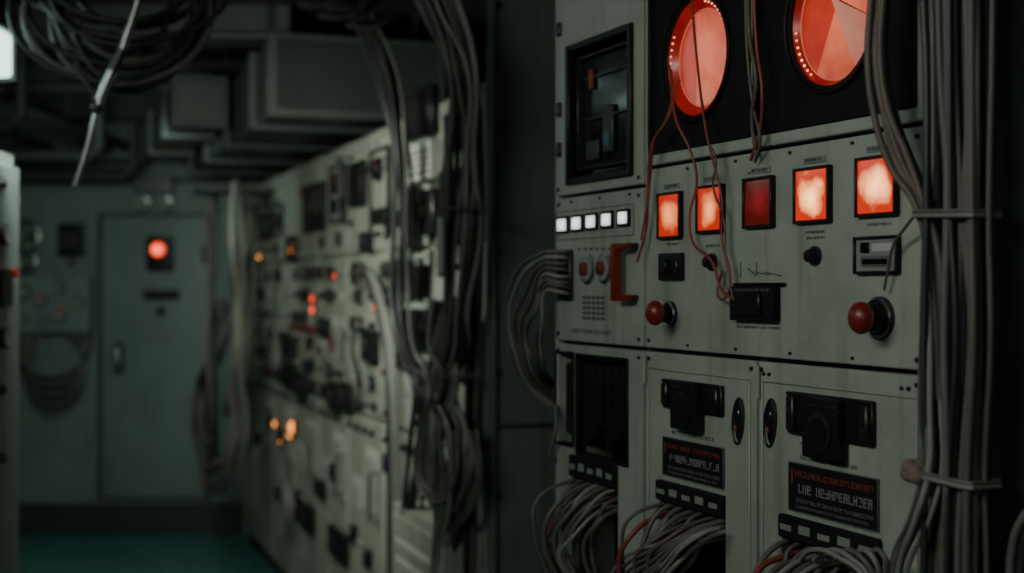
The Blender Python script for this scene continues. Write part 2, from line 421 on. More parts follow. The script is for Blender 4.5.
# middle / lower tiers: dense instrumentation
for i, (g, xa, q) in enumerate(cabs):
    rr = random.Random(100 + i)
    lab = 'dull_label' if i < 2 else 'paper_label'
    for k in range(4):
        x = .08 + k * .13
        q.box(x, x + .07, -.003, 0, 2.13, 2.155, 'dull_label')
    for zr in (2.05, 1.80):
        for k in range(3):
            x = .06 + k * .17 + rr.uniform(0, .05); t = rr.random()
            if t < .3: gauge(q, x, zr, .028, 0, 'dull_label')
            elif t < .5: knob(q, x, zr, .015)
            elif t < .75: q.box(x, x + .06, -.003, 0, zr - .02, zr + .01, 'dull_label')
    for zr in (1.66, 1.56, 1.45, 1.34, 1.23, 1.14):
        x = .05
        while x < W - .1:
            t = rr.random(); w = .05
            if t < .14: q.box(x, x + .045, -.025, 0, zr - .03, zr + .03, 'black_plastic', .004); q.box(x + .015, x + .03, -.035, -.022, zr - .01, zr + .02, 'dark_metal', .002)
            elif t < .28: knob(q, x + .03, zr, .013, y=0); q.box(x, x + .05, -.002, 0, zr + .026, zr + .036, lab)
            elif t < .36: gauge(q, x + .035, zr, .03, 0, 'dull_label'); w = .07
            elif t < .44: meter(q, x, x + .07, zr - .03, zr + .035, fc=lab); w = .08
            elif t < .60: q.box(x, x + .06, -.003, 0, zr - .02, zr + .015, lab); glyphs(q, x + .005, x + .055, zr - .01, zr, -.003, 'grey_ink')
            elif t < .74:
                q.cyl((x + .03, 0, zr), (0, -1, 0), .015, .010, 'bare_metal', seg=16); q.cyl((x + .03, -.010, zr), (0, -1, 0), .010, .012, rr.choice(['red_plastic', 'black_plastic', 'dull_label']), seg=14, bev=.002)
            x += w + rr.uniform(.02, .07)
    for k in range(9): q.box(.08, .08 + .2, -.012, 0, .3 + k * .035, .312 + k * .035, 'painted_steel_row', .003)
    for (xx, zz, ww, hh) in ((.32, .74, .2, .24), (.08, .72, .18, .12)):
        if rr.random() < .85:
            q.box(xx, xx + ww, -.003, 0, zz, zz + hh, lab)
            for t in range(int(hh / .025) - 1): glyphs(q, xx + .01, xx + ww - .01 - rr.random() * .05, zz + .015 + t * .024, zz + .026 + t * .024, -.003, 'grey_ink')
    for k in range(2):
        x = rr.uniform(.05, .5); z = rr.uniform(.45, 1.0)
        q.box(x, x + .05, -.03, 0, z - .04, z + .03, 'black_plastic', .005)
    for k in range(4):
        x = .06 + k * .13; knob(q, x, 1.04, .012)
    q.tube([(W - .06, 0, .9), (W - .06, -.04, .9), (W - .06, -.04, .72), (W - .06, 0, .72)], .007, 'bare_metal', 8)

# dark boxes clearly visible in the row
for rc in ((286, 335, 298, 388), (322, 318, 331, 336), (302, 372, 309, 400), (334, 382, 343, 412), (346, 382, 354, 412), (366, 232, 374, 252), (368, 330, 380, 362), (306, 505, 316, 530), (334, 530, 350, 558), (320, 480, 327, 496), (412, 265, 430, 295)):
    g, q, x0, x1, z0, z1 = on_row(*rc)
    q.box(x0, x1, -.03, 0, z0, z1, 'black_plastic', .006, seg=2); q.box((x0 + x1) / 2 - .012, (x0 + x1) / 2 + .012, -.045, -.025, (z0 + z1) / 2 - .02, (z0 + z1) / 2 + .03, 'dark_metal', .003)
g, q, x0, x1, z0, z1 = on_row(290, 325, 318, 331)
q.box(x0, x1, -.015, 0, z0, z1, 'red_paint', .003)
# device columns in the near cabinet
for rc in ((410, 188, 424, 250), (428, 190, 444, 235), (450, 170, 470, 230), (410, 310, 470, 350)):
    g, q, x0, x1, z0, z1 = on_row(*rc)
    q.box(x0, x1, -.04, 0, z0, z1, 'dark_metal', .004); gauge(q, (x0 + x1) / 2, (z0 + z1) / 2, .035, -.04, 'black_glass')
for g, xa, q in cabs: q.done()

def pilot(u, v, rad, m, nm='pilot_light'):
    c = FL.at(u, v); g, xa, q = cab_of(c.x)
    p = Part(nm + '_bezel', g); p.ring((c.x - xa, -.012, c.z), (0, 1, 0), rad * 1.2, rad * .25, 'dark_metal', 20); p.cyl((c.x - xa, 0, c.z), (0, -1, 0), rad * 1.1, .012, 'dark_metal'); p.done()
    p = Part(nm, g); p.sph((c.x - xa, -.014, c.z), rad, m, (1, .6, 1), 14); p.done()
for u, v, rad, m in ((262, 257, .014, 'glow_amber'), (293, 251, .006, 'glow_amber'), (316, 299, .018, 'glow_red'), (316, 310, .018, 'glow_red'), (338, 276, .011, 'glow_red'), (361, 280, .008, 'glow_red'),
                     (278, 424, .018, 'glow_amber'), (296, 427, .032, 'glow_amber'), (293, 436, .014, 'glow_amber'), (283, 441, .010, 'glow_amber'), (305, 516, .007, 'glow_amber'), (378, 307, .009, 'glow_red'),
                     (273, 372, .012, 'lamp_crimson'), (322, 352, .012, 'lamp_crimson'), (334, 340, .012, 'lamp_crimson'), (386, 372, .012, 'lamp_crimson'), (362, 300, .014, 'lamp_crimson')):
    pilot(u, v, rad, m)

# low protruding terminal box at the near end of the row
g0, xa0, _ = cabs[0]
p = Part('terminal_box', g0); x0, x1, z0, z1 = FL.rect(428, 515, 484, 700); x0 -= xa0; x1 -= xa0
p.box(x0, x1, -.12, -.002, z0, z1, 'painted_steel_row', .006, seg=2); p.box(x0 + .02, x1 - .03, -.126, -.118, z0 + .02, z1 - .03, 'painted_steel_row', .004)
for k in range(3): p.box(x0 + .08, x1 - .12, -.131, -.125, z1 - .12 - k * .06, z1 - .10 - k * .06, 'paper_label', .001)
p.done()

# hanging control cables in front of the row
paths = []
for k in range(6):
    a, b = 354 + k * 3.0, 386 + k * 2
    paths.append(([FL.at(a, 285 + k * 2, .0), FL.at(a - 4, 276, .03), FL.at(a + 6, 264 + k * 3, .05), FL.at(a + 16, 288 + k * 4, .05), FL.at(b - 4, 340, .04), FL.at(b, 380 + k * 6, .04), FL.at(b + 2, 470, .03), FL.at(b + 2, 600, .02)], .005, 'cable_black' if k < 2 else ('cable_pale' if k % 2 else 'cable_grey')))
for k in range(3):
    paths.append(([FL.at(304 + k * 12, 340, 0), FL.at(305 + k * 12, 352, .04), FL.at(309 + k * 12, 357, .05), FL.at(313 + k * 12, 350, .03), FL.at(314 + k * 12, 335, 0)], .004, 'cable_pale'))
for k in range(4):
    paths.append(([FL.at(345 + k * 5, 330, 0), FL.at(343 + k * 5, 350, .04), FL.at(350 + k * 5, 385, .05), FL.at(352 + k * 3, 400, .03), FL.at(352 + k * 3, 410, 0)], .005, 'cable_pale' if k % 2 else 'cable_black'))
for k in range(3):
    paths.append(([FL.at(282 + k * 2, 455, 0), FL.at(280 + k * 3, 475, .04), FL.at(286 + k * 3, 500, .05), FL.at(284 + k * 3, 540, .03)], .007, 'cable_pale'))
cables('control_cables', paths, .005, face=FL)

# pale wrapped hoses draped at the far end of the row
paths = []
paths += bundle([FL.at(238, 190, .2), FL.at(240, 240, .22), FL.at(236, 300, .22), FL.at(238, 370, .2), FL.at(233, 420, .18)], 7, .07, .05, .011, ['canvas_wrap', 'cable_grey', 'cable_pale'], .8, .45)
paths += bundle([FL.at(226, 300, .22), FL.at(214, 350, .28), FL.at(198, 400, .32), FL.at(203, 450, .34), FL.at(222, 474, .32), FL.at(238, 440, .26), FL.at(238, 380, .22)], 8, .09, .05, .011, ['cable_brown', 'cable_grey', 'cable_brown'], .5, .4)
paths += bundle([FL.at(213, 192, .3), FL.at(212, 260, .32), FL.at(211, 330, .34), FL.at(213, 400, .34), FL.at(214, 470, .3)], 6, .06, .04, .010, ['cable_brown', 'cable_black'], .6)
paths += bundle([FL.at(250, 250, .06), FL.at(247, 300, .1), FL.at(251, 340, .1), FL.at(248, 400, .06)], 5, .1, .03, .010, ['canvas_wrap', 'cable_pale', 'cable_grey'], .7, .4)
cables('draped_hoses', paths, .011, face=FL)
p = Part('hose_bracket', face=FL)
a = FL.at(236, 191, .2); p.box(a.x - .25, a.x + .1, -.4, -.002, a.z - .012, a.z + .012, 'dark_metal', .004); p.done()

# main vertical cable harness in front of the row's near end
hg = group('cable_harness', FL)
paths = []
G = ['cable_grey', 'cable_grey', 'cable_pale', 'cable_grey', 'cable_black']
D = ['cable_black', 'cable_black', 'cable_grey']
paths += bundle([FL.at(352, -30, .22), FL.at(368, 20, .18), FL.at(390, 80, .14), FL.at(403, 150, .11), FL.at(404, 230, .10), FL.at(402, 300, .10), FL.at(410, 350, .10), FL.at(424, 385, .10), FL.at(420, 440, .10), FL.at(412, 520, .09), FL.at(408, 640, .08)], 9, [.08, .07, .05, .04, .035, .035, .04, .05, .05, .03, .03], .03, .0068, D, .35)
paths += bundle([FL.at(425, -30, .25), FL.at(445, 15, .2), FL.at(464, 70, .16), FL.at(466, 150, .13), FL.at(462, 230, .12), FL.at(458, 300, .11), FL.at(452, 350, .11), FL.at(442, 385, .11), FL.at(450, 440, .12), FL.at(452, 490, .11), FL.at(444, 560, .10), FL.at(442, 650, .09)], 19, [.08, .07, .055, .055, .065, .06, .05, .045, .085, .07, .04, .04], .04, .0074, G, .4)
paths += bundle([FL.at(440, 300, .12), FL.at(438, 350, .13), FL.at(445, 372, .13), FL.at(430, 420, .14), FL.at(424, 470, .14), FL.at(440, 505, .12), FL.at(466, 480, .1), FL.at(464, 430, .1)], 9, [.03, .03, .03, .05, .055, .05, .03, .025], .03, .0074, ['cable_pale', 'cable_pale', 'cable_grey'], .4)
paths += bundle([FL.at(470, 60, .08), FL.at(476, 140, .06), FL.at(474, 260, .05), FL.at(470, 400, .05), FL.at(466, 620, .05)], 5, .03, .02, .007, ['cable_black', 'cable_grey'], .3)
cables('cables', paths, .0075, parent=hg)
p = Part('harness_ties', hg)
def tie(p, x0, x1, y0, y1, z, m='cable_pale', r=.004, zz=.0):
    pts = [(x0, y0, z), (x1, y0, z + zz), (x1, y1, z + zz), (x0, y1, z)]
    out = []
    for i in range(4):
        A, B = Vector(pts[i]), Vector(pts[(i + 1) % 4])
        for t in (.12, .5, .88): out.append(A.lerp(B, t))
    p.tube(out, r, m, 8, True)
a = FL.at(448, 212, .12); b = FL.at(476, 212, .12); tie(p, a.x, b.x, -.17, -.07, a.z, 'cable_grey', .003)
a = FL.at(412, 366, .11); b = FL.at(462, 366, .11); tie(p, a.x, b.x, -.155, -.065, a.z, 'cable_grey', .003)
a = FL.at(441, 240, .19); p.box(a.x - .02, a.x + .012, -.195, -.188, a.z - .09, a.z + .06, 'paper_label')
p.done()

# dark steel column closing the near end of the row
p = Part('steel_column', face=FL)
p.box(.004, .02, -.005, .62, 0, H, 'column_paint', .004)
p.box(.02, .05, .0, .012, 0, H, 'column_paint', .003); p.box(.02, .035, .22, .235, 0, H, 'column_paint', .002)
for z in (1.0, 1.35, 1.7, 2.05, 2.4): p.cyl((.02, .03, z), (1, 0, 0), .008, .006, 'dark_metal')
p.box(.02, .035, .012, .5, 1.2, 1.206, 'duct_steel')
p.done()

# ================================================================== OVERHEAD
dg = group('ventilation_duct', FL)
p = Part('duct', dg)
p.box(-4.7, -1.5, -.36, .3, 2.27, 2.56, 'duct_steel', .01)
for x in (-4.4, -3.6, -2.8, -2.0, -1.52): p.box(x - .02, x + .02, -.385, .32, 2.25, 2.57, 'duct_steel', .004)
p.box(-4.5, -2.6, -.62, -.4, 2.34, 2.54, 'duct_steel', .01)
for x in (-4.0, -3.1, -2.62): p.box(x - .015, x + .015, -.64, -.386, 2.32, 2.56, 'duct_steel', .004)
for x in (-4.2, -3.0, -1.8):
    for y in (-.34, .28): p.cyl((x, y, 2.56), (0, 0, 1), .008, .18, 'dark_metal', seg=8)
p.done()
for k, (y, z0) in enumerate(((8.2, 2.6), (7.0, 2.6), (5.6, 2.6))):
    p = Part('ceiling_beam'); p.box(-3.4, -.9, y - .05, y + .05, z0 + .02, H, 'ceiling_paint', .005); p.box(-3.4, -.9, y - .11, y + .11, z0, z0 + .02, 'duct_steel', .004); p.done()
pg = group('overhead_pipes')
p = Part('pipes', pg)
for x, z, rad in ((-2.62, 2.50, .05), (-2.48, 2.5, .03), (-3.0, 2.46, .07)):
    p.tube([(x, -1.8, z), (x, 3, z), (x, 8.8, z)], rad, 'duct_steel', 14)
    for y in (3.8, 5.2, 6.6, 8.0): p.cyl((x, y, z), (0, 1, 0), rad * 1.2, .05, 'dark_metal', seg=14); p.cyl((x, y + .025, z), (0, 0, 1), .007, H - z, 'dark_metal', seg=8)
for y, z, rad in ((7.6, 2.33, .035), (8.5, 2.35, .045), (6.4, 2.36, .03), (8.3, 2.27, .025)):
    p.tube([(-3.39, y, z), (-2.6, y, z), (-2.36, y, z), (-2.3, y, z + .04), (-2.3, y, H)], rad, 'duct_steel', 12)
p.done()
# cables running overhead to the harness
paths = []
for k in range(12):
    z = 2.42 + rnd.uniform(0, .25); x = rnd.uniform(-.1, .12)
    paths.append(([(-.65 + x, 4.6, z + .05), (-.5 + x, 4.2, z - .02), (-.35 + x, 3.8, z + .02), (-.1 + x, 3.3, z + .1), (.1 + x, 2.6, z + .15), (.1 + x, 1.5, z + .2)], .011, 'cable_black'))
cables('overhead_cables', paths, .011)
# coil of cable hung under the ceiling
cg = group('cable_coil')
paths = []
C = Vector((-1.04, 3.7, 2.36))
for k in range(17):
    R1, R2 = rnd.uniform(.13, .24), rnd.uniform(.10, .20); ph0 = rnd.uniform(0, 6.28); ty = rnd.uniform(-.08, .08); cx = rnd.uniform(-.05, .05)
    pts = []
    for a in range(13):
        t = ph0 + a * 2 * math.pi / 12
        pts.append((C.x + cx + R1 * math.cos(t), C.y + ty + .06 * math.sin(t + 1), C.z + .05 - (R2 - .12) + R2 * math.sin(t)))
    paths.append((pts, .0085, rnd.choice(['cable_black', 'cable_grey', 'cable_black', 'cable_black'])))
cables('coil', paths, .0085, parent=cg)
p = Part('hanger_strap', cg)
p.tube([(C.x - .05, C.y, H), (C.x - .06, C.y - .11, 2.5), (C.x - .05, C.y, 2.43), (C.x - .05, C.y + .1, 2.5), (C.x - .05, C.y, H)], .006, 'dark_metal')
p.done()
# bare conduit drop with a clamp and hook
hg2 = group('conduit_drop')
p = Part('conduit', hg2)
p.tube([(-.82, 3.45, H), (-.94, 3.45, 2.34), (-.985, 3.45, 2.2), (-1.03, 3.45, 2.105), (-1.05, 3.45, 2.05)], .011, 'bare_metal')
p.tube([(-1.05, 3.45, 2.05), (-1.075, 3.45, 1.945), (-1.105, 3.45, 1.855)], .007, 'bare_metal')
p.sph((-1.05, 3.45, 2.05), .015, 'dark_metal'); p.tube([(-.985, 3.45, 2.2), (-1.01, 3.45, 2.145)], .014, 'dark_metal')
p.tube([(-1.05, 3.45, 2.05), (-1.055, 3.42, 2.095), (-1.08, 3.4, 2.13), (-1.115, 3.4, 2.145)], .005, 'cable_grey', 8)
p.done()

# ================================================================== PORT CABINET + LIGHT FIXTURES
wg = group('relay_cabinet', FW)
p = Part('carcass', wg)
p.box(-3.0, 0, .01, .5, .08, 2.0, 'bulkhead_paint', .006); p.box(-2.98, -.02, .04, .5, 0, .08, 'dark_steel')
for k in range(5):
    p.box(-3.0 + k * .6 + .01, -3.0 + k * .6 + .59, -.01, .012, .12, 1.96, 'bulkhead_paint', .005)
    for z in (1.9, 1.75, 1.6, 1.45, 1.3, 1.1):
        xx = -3.0 + k * .6 + .44
        if z in (1.75, 1.45): gauge(p, xx, z, .03, -.01)
        elif z == 1.6: p.box(xx - .04, xx + .04, -.03, -.01, z - .06, z + .05, 'black_plastic', .004)
        else: knob(p, xx, z, .014, y=-.01, h=.012)
p.done()
q = Part('pilot_light', wg); q.cyl((-.09, -.012, 1.64), (0, -1, 0), .014, .02, 'lamp_crimson'); q.done()
def fixture(x, y0, y1, z):
    g = group('fluorescent_fixture')
    p = Part('housing', g); p.box(x - .09, x + .09, y0, y1, z + .13, z + .20, 'dark_metal', .006)
    p.box(x - .085, x + .085, y0 - .012, y0, z - .01, z + .14, 'dark_metal', .003); p.box(x - .085, x + .085, y1, y1 + .012, z - .01, z + .14, 'dark_metal', .003)
    for yy in (y0 + .2, y1 - .2): p.cyl((x, yy, z + .2), (0, 0, 1), .008, H - z - .2, 'dark_metal', seg=8)
    p.done()
    p = Part('diffuser', g); p.box(x - .075, x + .075, y0, y1, z, z + .13, 'tube_diffuser', .02, seg=3); p.done()
fixture(-1.56, 2.75, 4.06, 2.22)
fixture(-1.30, -.1, 1.3, 2.40)

def area(name, loc, target, sx, sy, power, col, spread=180):
    l = bpy.data.lights.new(name, 'AREA'); l.shape = 'RECTANGLE'; l.size = sx; l.size_y = sy; l.energy = power; l.color = col
    l.spread = math.radians(spread)
    o = bpy.data.objects.new(name, l); COL.objects.link(o); o.location = loc
    d = Vector(target) - Vector(loc); o.rotation_euler = d.to_track_quat('-Z', 'Y').to_euler(); return o
TEAL = (0.92, 1.0, 0.88)
area('fluorescent_lamp_aisle', (-1.15, 0.6, 2.35), (0.6, 2.2, 1.3), 1.2, .25, 14, (1.0, 1.0, 0.90))
area('fluorescent_lamp_row', (-1.3, 3.9, 2.1), (-.7, 5.8, 1.1), .8, .2, 18, TEAL, 130)
area('fluorescent_lamp_end', (-1.9, 6.3, 2.25), (-2.2, 8.6, .9), .6, .2, 5.0, (0.74, 1.0, 0.90), 140)
area('fill_light_rear', (-.4, -1.2, 2.55), (-.2, 3.5, 1.4), 1.6, 1.0, 8, (0.78, 1.0, 0.96))  # added soft fill behind the camera to lift shadows, no fixture there
w = bpy.data.worlds.new('world'); bpy.context.scene.world = w; w.use_nodes = True
w.node_tree.nodes['Background'].inputs[0].default_value = (0.3, 0.5, 0.5, 1); w.node_tree.nodes['Background'].inputs[1].default_value = 0.02

# ================================================================== NEAR CONTROL CONSOLE
cg = group('control_console', FR)
XE = FR.at(925, 286).x
XA = FR.at(643, 300).x
XB = FR.at(645.5, 300).x
XC = FR.at(757, 450).x
PS = 'painted_steel'
ZT, ZM, ZS = 1.808, 1.490, 1.778
p = Part('carcass', cg)
p.box(0.004, XE, .13, .6, .08, 2.25, 'black_recess')
p.box(0, .012, .0, .6, .08, 2.25, PS, .002); p.box(XE - .004, XE + .008, 0, .6, .08, 2.25, 'dark_steel', .002)
p.box(0.01, XE - .01, .05, .55, 0, .08, 'dark_steel')
p.box(0, XE, .0, .6, 2.25, 2.262, PS, .003)
p.box(XA - .003, XA + .006, .012, .13, .08, 2.25, 'dark_steel')
p.box(XC - .006, XC + .006, .012, .13, .08, ZM, 'dark_steel')
p.done()
# --- column A
rW = FR.rect(569, 25, 633, 183)
rW = (rW[0], rW[1], FR.at(569, 184).z, FR.at(569, 48).z)
plate('upper_door_left', cg, .004, XA, ZS + .003, 2.24, [rW], PS)
plate('switch_panel_left', cg, .004, XA, ZM + .003, ZS - .003, [], PS)
rD1 = FR.rect(577, 357, 628, 458); rD1 = (rD1[0], rD1[1], FR.at(600, 459).z, FR.at(600, 357).z)
rD0 = FR.rect(556, 352, 574, 445)
rO1 = FR.rect(572, 458, 618, 640); rO1 = (rO1[0], rO1[1], 1.0, FR.at(594, 464).z)
plate('lower_door_left', cg, .004, XA, .85, ZM - .004, [rD0, rD1, rO1], PS)
# --- column B + C
bay1 = (FR.at(650, 100).x, FR.at(750, 100).x, 1.832, 2.13)
bay2 = (FR.at(755, 100).x, FR.at(916, 100).x, 1.832, 2.13)
plate('instrument_surround', cg, XB, XE, ZT + .003, 2.24, [bay1, bay2], PS)
plate('control_panel', cg, XB, XE, ZM + .003, ZT - .003, [], PS)
rO2 = FR.rect(659, 486, 725, 640); rO2 = (rO2[0], rO2[1], 1.03, FR.at(692, 488).z)
rO3 = FR.rect(782, 524, 882, 640); rO3 = (rO3[0], rO3[1], 1.03, FR.at(832, 530).z)
plate('lower_door_centre', cg, XB, XC - .004, .85, ZM - .004, [rO2], PS)
plate('lower_door_right', cg, XC + .004, XE, .85, ZM - .004, [rO3], PS)
for nm, a, b in (('kick_door_left', .004, XA), ('kick_door_centre', XB, XC - .004), ('kick_door_right', XC + .004, XE)):
    plate(nm, cg, a, b, .1, .843, [], PS)

s = Part('screws', cg)
for x0, x1, z0, z1 in ((.004, XA, ZM, ZS), (.004, XA, ZS, 2.24), (XB, XE, ZM, ZT), (XB, XC, .85, ZM), (XC, XE, .85, ZM), (.004, XA, .85, ZM)):
    for x in (x0 + .014, x1 - .014):
        for z in (z0 + .016, z1 - .016): screw(s, x, z, r=.0036)
for k in range(1, 5):
    x = XB + (XE - XB) * k / 5; screw(s, x, ZM + .012, r=.0026); screw(s, x, ZT - .012, r=.0026)
for u in (560, 572, 600, 630): screw(s, FR.at(u, 200).x, ZS - .012, r=.0026)
for x in (XC + .02, XC + .034, XE - .03, XE - .044): screw(s, x, ZM - .022, r=.003)
for x in (XB + .004, XC + .008):
    for z in (ZM - .06, .95): s.cyl((x, -.004, z), (0, 0, 1), .004, .05, PS, seg=12)
s.done()
p = Part('door_rims', cg)
for a, b in ((XB + .012, XC - .016), (XC + .016, XE - .012)):
    z1 = ZM - .034
    p.box(a, b, -.003, 0, z1, z1 + .0025, PS, .001); p.box(a, a + .0025, -.003, 0, .87, z1, PS, .001); p.box(b - .0025, b, -.003, 0, .87, z1, PS, .001)
p.done()

# window in the upper left door
p = Part('window_unit', cg)
x0, x1, z0, z1 = rW
p.frame(x0 - .003, x1 + .003, z0 - .003, z1 + .003, .014, -.008, .01, 'black_plastic', .002)
p.frame(x0 + .022, x1 - .022, z0 + .024, z1 - .024, .004, .006, .02, 'dark_metal', .001)
p.box(x0, x1, .020, .024, z0, z1, 'black_glass')
p.box(x0 + .05, x0 + .10, .012, .0195, z0 + .04, z0 + .08, 'dark_steel', .003)
p.box(x0 + .12, x0 + .16, .012, .0195, z0 + .05, z0 + .14, 'dark_steel', .003)
p.box(x0 + .03, x1 - .03, .014, .0195, z0 + .12, z0 + .123, 'dark_metal')
p.box(x0 + .03, x1 - .03, .014, .0195, z0 + .20, z0 + .203, 'dark_metal')
p.box(x0 + .06, x0 + .075, .012, .0195, z1 - .09, z1 - .05, 'red_paint', .002)
p.done()
q = Part('window_reflection', cg); q.box(x0 + .13, x0 + .155, .008, .0118, z0 + .06, z0 + .09, 'reflection_blue'); q.done()  # blue glass reflection put in as a small glowing patch, not a screen
p = Part('door_latch', cg)
for v in (30, 110, 150):
    c = FR.at(560, v); p.box(c.x - .004, c.x + .010, -.008, 0, c.z - .014, c.z + .014, 'dark_metal', .002)
p.done()

# white push buttons
for u in (564, 578.5, 593, 608.5, 625):
    v = 225 - (u - 564) * 0.118
    x0, x1, z0, z1 = FR.rect(u - 4.4, v - 6, u + 4.4, v + 6)
    b = Part('button_bezel', cg); b.frame(x0 - .006, x1 + .006, z0 - .005, z1 + .005, .006, -.006, 0, 'black_plastic', .001); b.done()
    q = Part('push_button', cg); q.box(x0, x1, -.0065, 0, z0, z1, 'lamp_white', .002, seg=2); q.done()
p = Part('button_strip', cg)
x0, x1, z0, z1 = FR.rect(557, 208, 634, 238); p.frame(x0, x1, z0, z1, .0015, -.001, 0, 'grey_ink', 0)
# round red-faced selectors
for u, v in ((588, 269), (605, 268)):
    c = FR.at(u, v)
    p.cyl((c.x, 0, c.z), (0, -1, 0), .030, .004, 'bare_metal', bev=.001); p.cyl((c.x, -.004, c.z), (0, -1, 0), .024, .003, 'dull_label', bev=.001)
    p.cyl((c.x, -.007, c.z), (0, -1, 0), .013, .008, 'red_paint', bev=.003); p.box(c.x - .003, c.x + .003, -.018, -.014, c.z - .011, c.z + .011, 'dark_metal', .001)
for k in range(6):
    c = FR.at(578 + k * 6, 250); p.box(c.x, c.x + .012, -.001, 0, c.z, c.z + .004, 'grey_ink')
x0, x1, z0, z1 = FR.rect(583, 294, 606, 320)
for a in range(5):
    for b in range(5):
        p.box(x0 + (x1 - x0) * a / 5, x0 + (x1 - x0) * (a + .72) / 5, -.0012, .001, z0 + (z1 - z0) * b / 5, z0 + (z1 - z0) * (b + .6) / 5, 'grey_ink')
x0, x1, z0, z1 = FR.rect(572, 330, 612, 334); glyphs(p, x0, x1, z0, z1, 0, 'grey_ink', .5)
p.done()
# red pull handle
p = Part('red_pull_handle', cg)
a = FR.at(640, 246); b = FR.at(640, 298); x2 = FR.at(627, 270).x
p.box(x2 - .008, a.x, -.026, -.016, a.z - .006, a.z + .006, 'red_plastic', .003, seg=2)
p.box(x2 - .008, a.x, -.026, -.016, b.z - .006, b.z + .006, 'red_plastic', .003, seg=2)
p.box(x2 - .010, x2 + .006, -.030, -.014, b.z - .006, a.z + .006, 'red_plastic', .004, seg=2)
for z in (a.z, b.z): p.cyl((a.x - .010, 0, z), (0, -1, 0), .006, .022, 'dark_metal')
p.done()

# lamps on control panel
def lamp(u0, v0, u1, v1, m):
    x0, x1, z0, z1 = FR.rect(u0, v0, u1, v1)
    b = Part('lamp_bezel', cg); b.frame(x0 - .003, x1 + .003, z0 - .003, z1 + .003, .0045, -.010, 0, 'black_plastic', .001)
    xc = (x0 + x1) / 2
    b.box(xc - .026, xc + .026, -.002, 0, z1 + .009, z1 + .018, 'dull_label', .0005); glyphs(b, xc - .022, xc + .022, z1 + .0115, z1 + .0155, -.002, 'grey_ink', .4)
    b.done()
    q = Part('lamp_lens', cg); q.box(x0, x1, -.007, -.001, z0, z1, m, .003, seg=2); q.done()
lamp(662, 194, 683, 237, 'lamp_orange_soft')
lamp(701, 187, 725, 231, 'lamp_orange_soft')
lamp(748, 179, 775, 226, 'lamp_crimson')
lamp(799, 169, 832, 221, 'lamp_orange')
lamp(861, 158, 899, 214, 'lamp_orange')

p = Part('panel_fittings', cg)
x0, x1, z0, z1 = FR.rect(662, 253, 685, 280); p.box(x0, x1, -.008, 0, z0, z1, 'black_plastic', .002, seg=2)
p.box(x0 + .012, x1 - .012, -.010, -.007, z0 + .012, z1 - .012, 'dark_metal', .002); p.box((x0 + x1) / 2 - .004, (x0 + x1) / 2 + .004, -.018, -.009, z0 + .012, z1 - .012, 'black_plastic', .002)
for u, v in ((713, 262), (816, 256)):
    c = FR.at(u, v); knob(p, c.x, c.z, .0105, h=.012, mark=False)
    glyphs(p, c.x - .022, c.x + .022, c.z + .024, c.z + .028, 0, 'grey_ink', .5)
for u, v in ((673, 244), (757, 172), (816, 232), (880, 224)):
    c = FR.at(u, v); glyphs(p, c.x - .025, c.x + .025, c.z - .002, c.z + .002, 0, 'grey_ink', .5)
for k, (u0, v0, u1, v1) in enumerate(((741, 262, 741, 278), (748, 268, 756, 276), (757, 262, 757, 276), (765, 272, 782, 276), (754, 272, 770, 275))):
    a = FR.at(u0, v0); b = FR.at(u1, v1); p.tube([(a.x, -.0005, a.z), (b.x, -.0005, b.z)], .0009, 'grey_ink', 6)
# digital meter at right
x0, x1, z0, z1 = FR.rect(858, 236, 902, 274)
p.frame(x0, x1, z0, z1, .004, -.010, 0, 'black_plastic', .0015); p.box(x0 + .003, x1 - .003, -.006, 0, z0 + .003, z1 - .003, 'dull_label')
p.box(x0 + .014, x1 - .014, -.008, -.005, z0 + .010, z0 + .024, 'grey_plastic', .001); p.box(x0 + .014, x0 + .032, -.008, -.005, z0 + .028, z1 - .008, 'black_glass', .001)
p.box(x0 + .038, x1 - .010, -.007, -.005, z0 + .030, z1 - .010, 'white_enamel'); p.box(x0 + .02, x1 - .02, -.009, -.007, z0 + .013, z0 + .02, 'black_glass')
# black connector block
x0, x1, z0, z1 = FR.rect(737, 286, 781, 321)
p.box(x0, x1, -.014, 0, z0, z1, 'black_matt', .003, seg=2); p.box(x0 + .012, x1 - .03, -.020, -.012, z0 + .008, z1 - .008, 'black_plastic', .003)
glyphs(p, x0 + .008, x1 - .008, z1 - .008, z1 - .004, -.014, 'grey_plastic', .3); p.box(x0 - .002, x1 + .016, -.008, 0, z1, z1 + .005, 'black_plastic', .002)
glyphs(p, x0, x1, z0 - .012, z0 - .008, 0, 'grey_ink', .5)
p.done()
def rknob(u, v, uc, vc, rb, rp):
    g = Part('red_push_knob', cg)
    c = FR.at(uc, vc); 
    g.cyl((c.x, 0, c.z), (0, -1, 0), rp, .006, 'dark_metal', bev=.002); g.ring((c.x, -.006, c.z), (0, 1, 0), rp * .86, .0022, 'bare_metal')
    g.cyl((c.x, -.006, c.z), (0, -1, 0), rp * .72, .016, 'black_plastic', bev=.003, r2=rp * .6)
    t = FR.at(u, v, .045)
    a = Vector((c.x, -.02, c.z)); g.tube([a, a.lerp(t, .7)], rp * .3, 'dark_metal', 12)
    g.sph(t, rb, 'red_plastic', (.95, .8, 1.08), 24); g.done()
rknob(655, 313, 671, 314, .0195, .022)
rknob(861, 318, 881, 318, .020, .029)

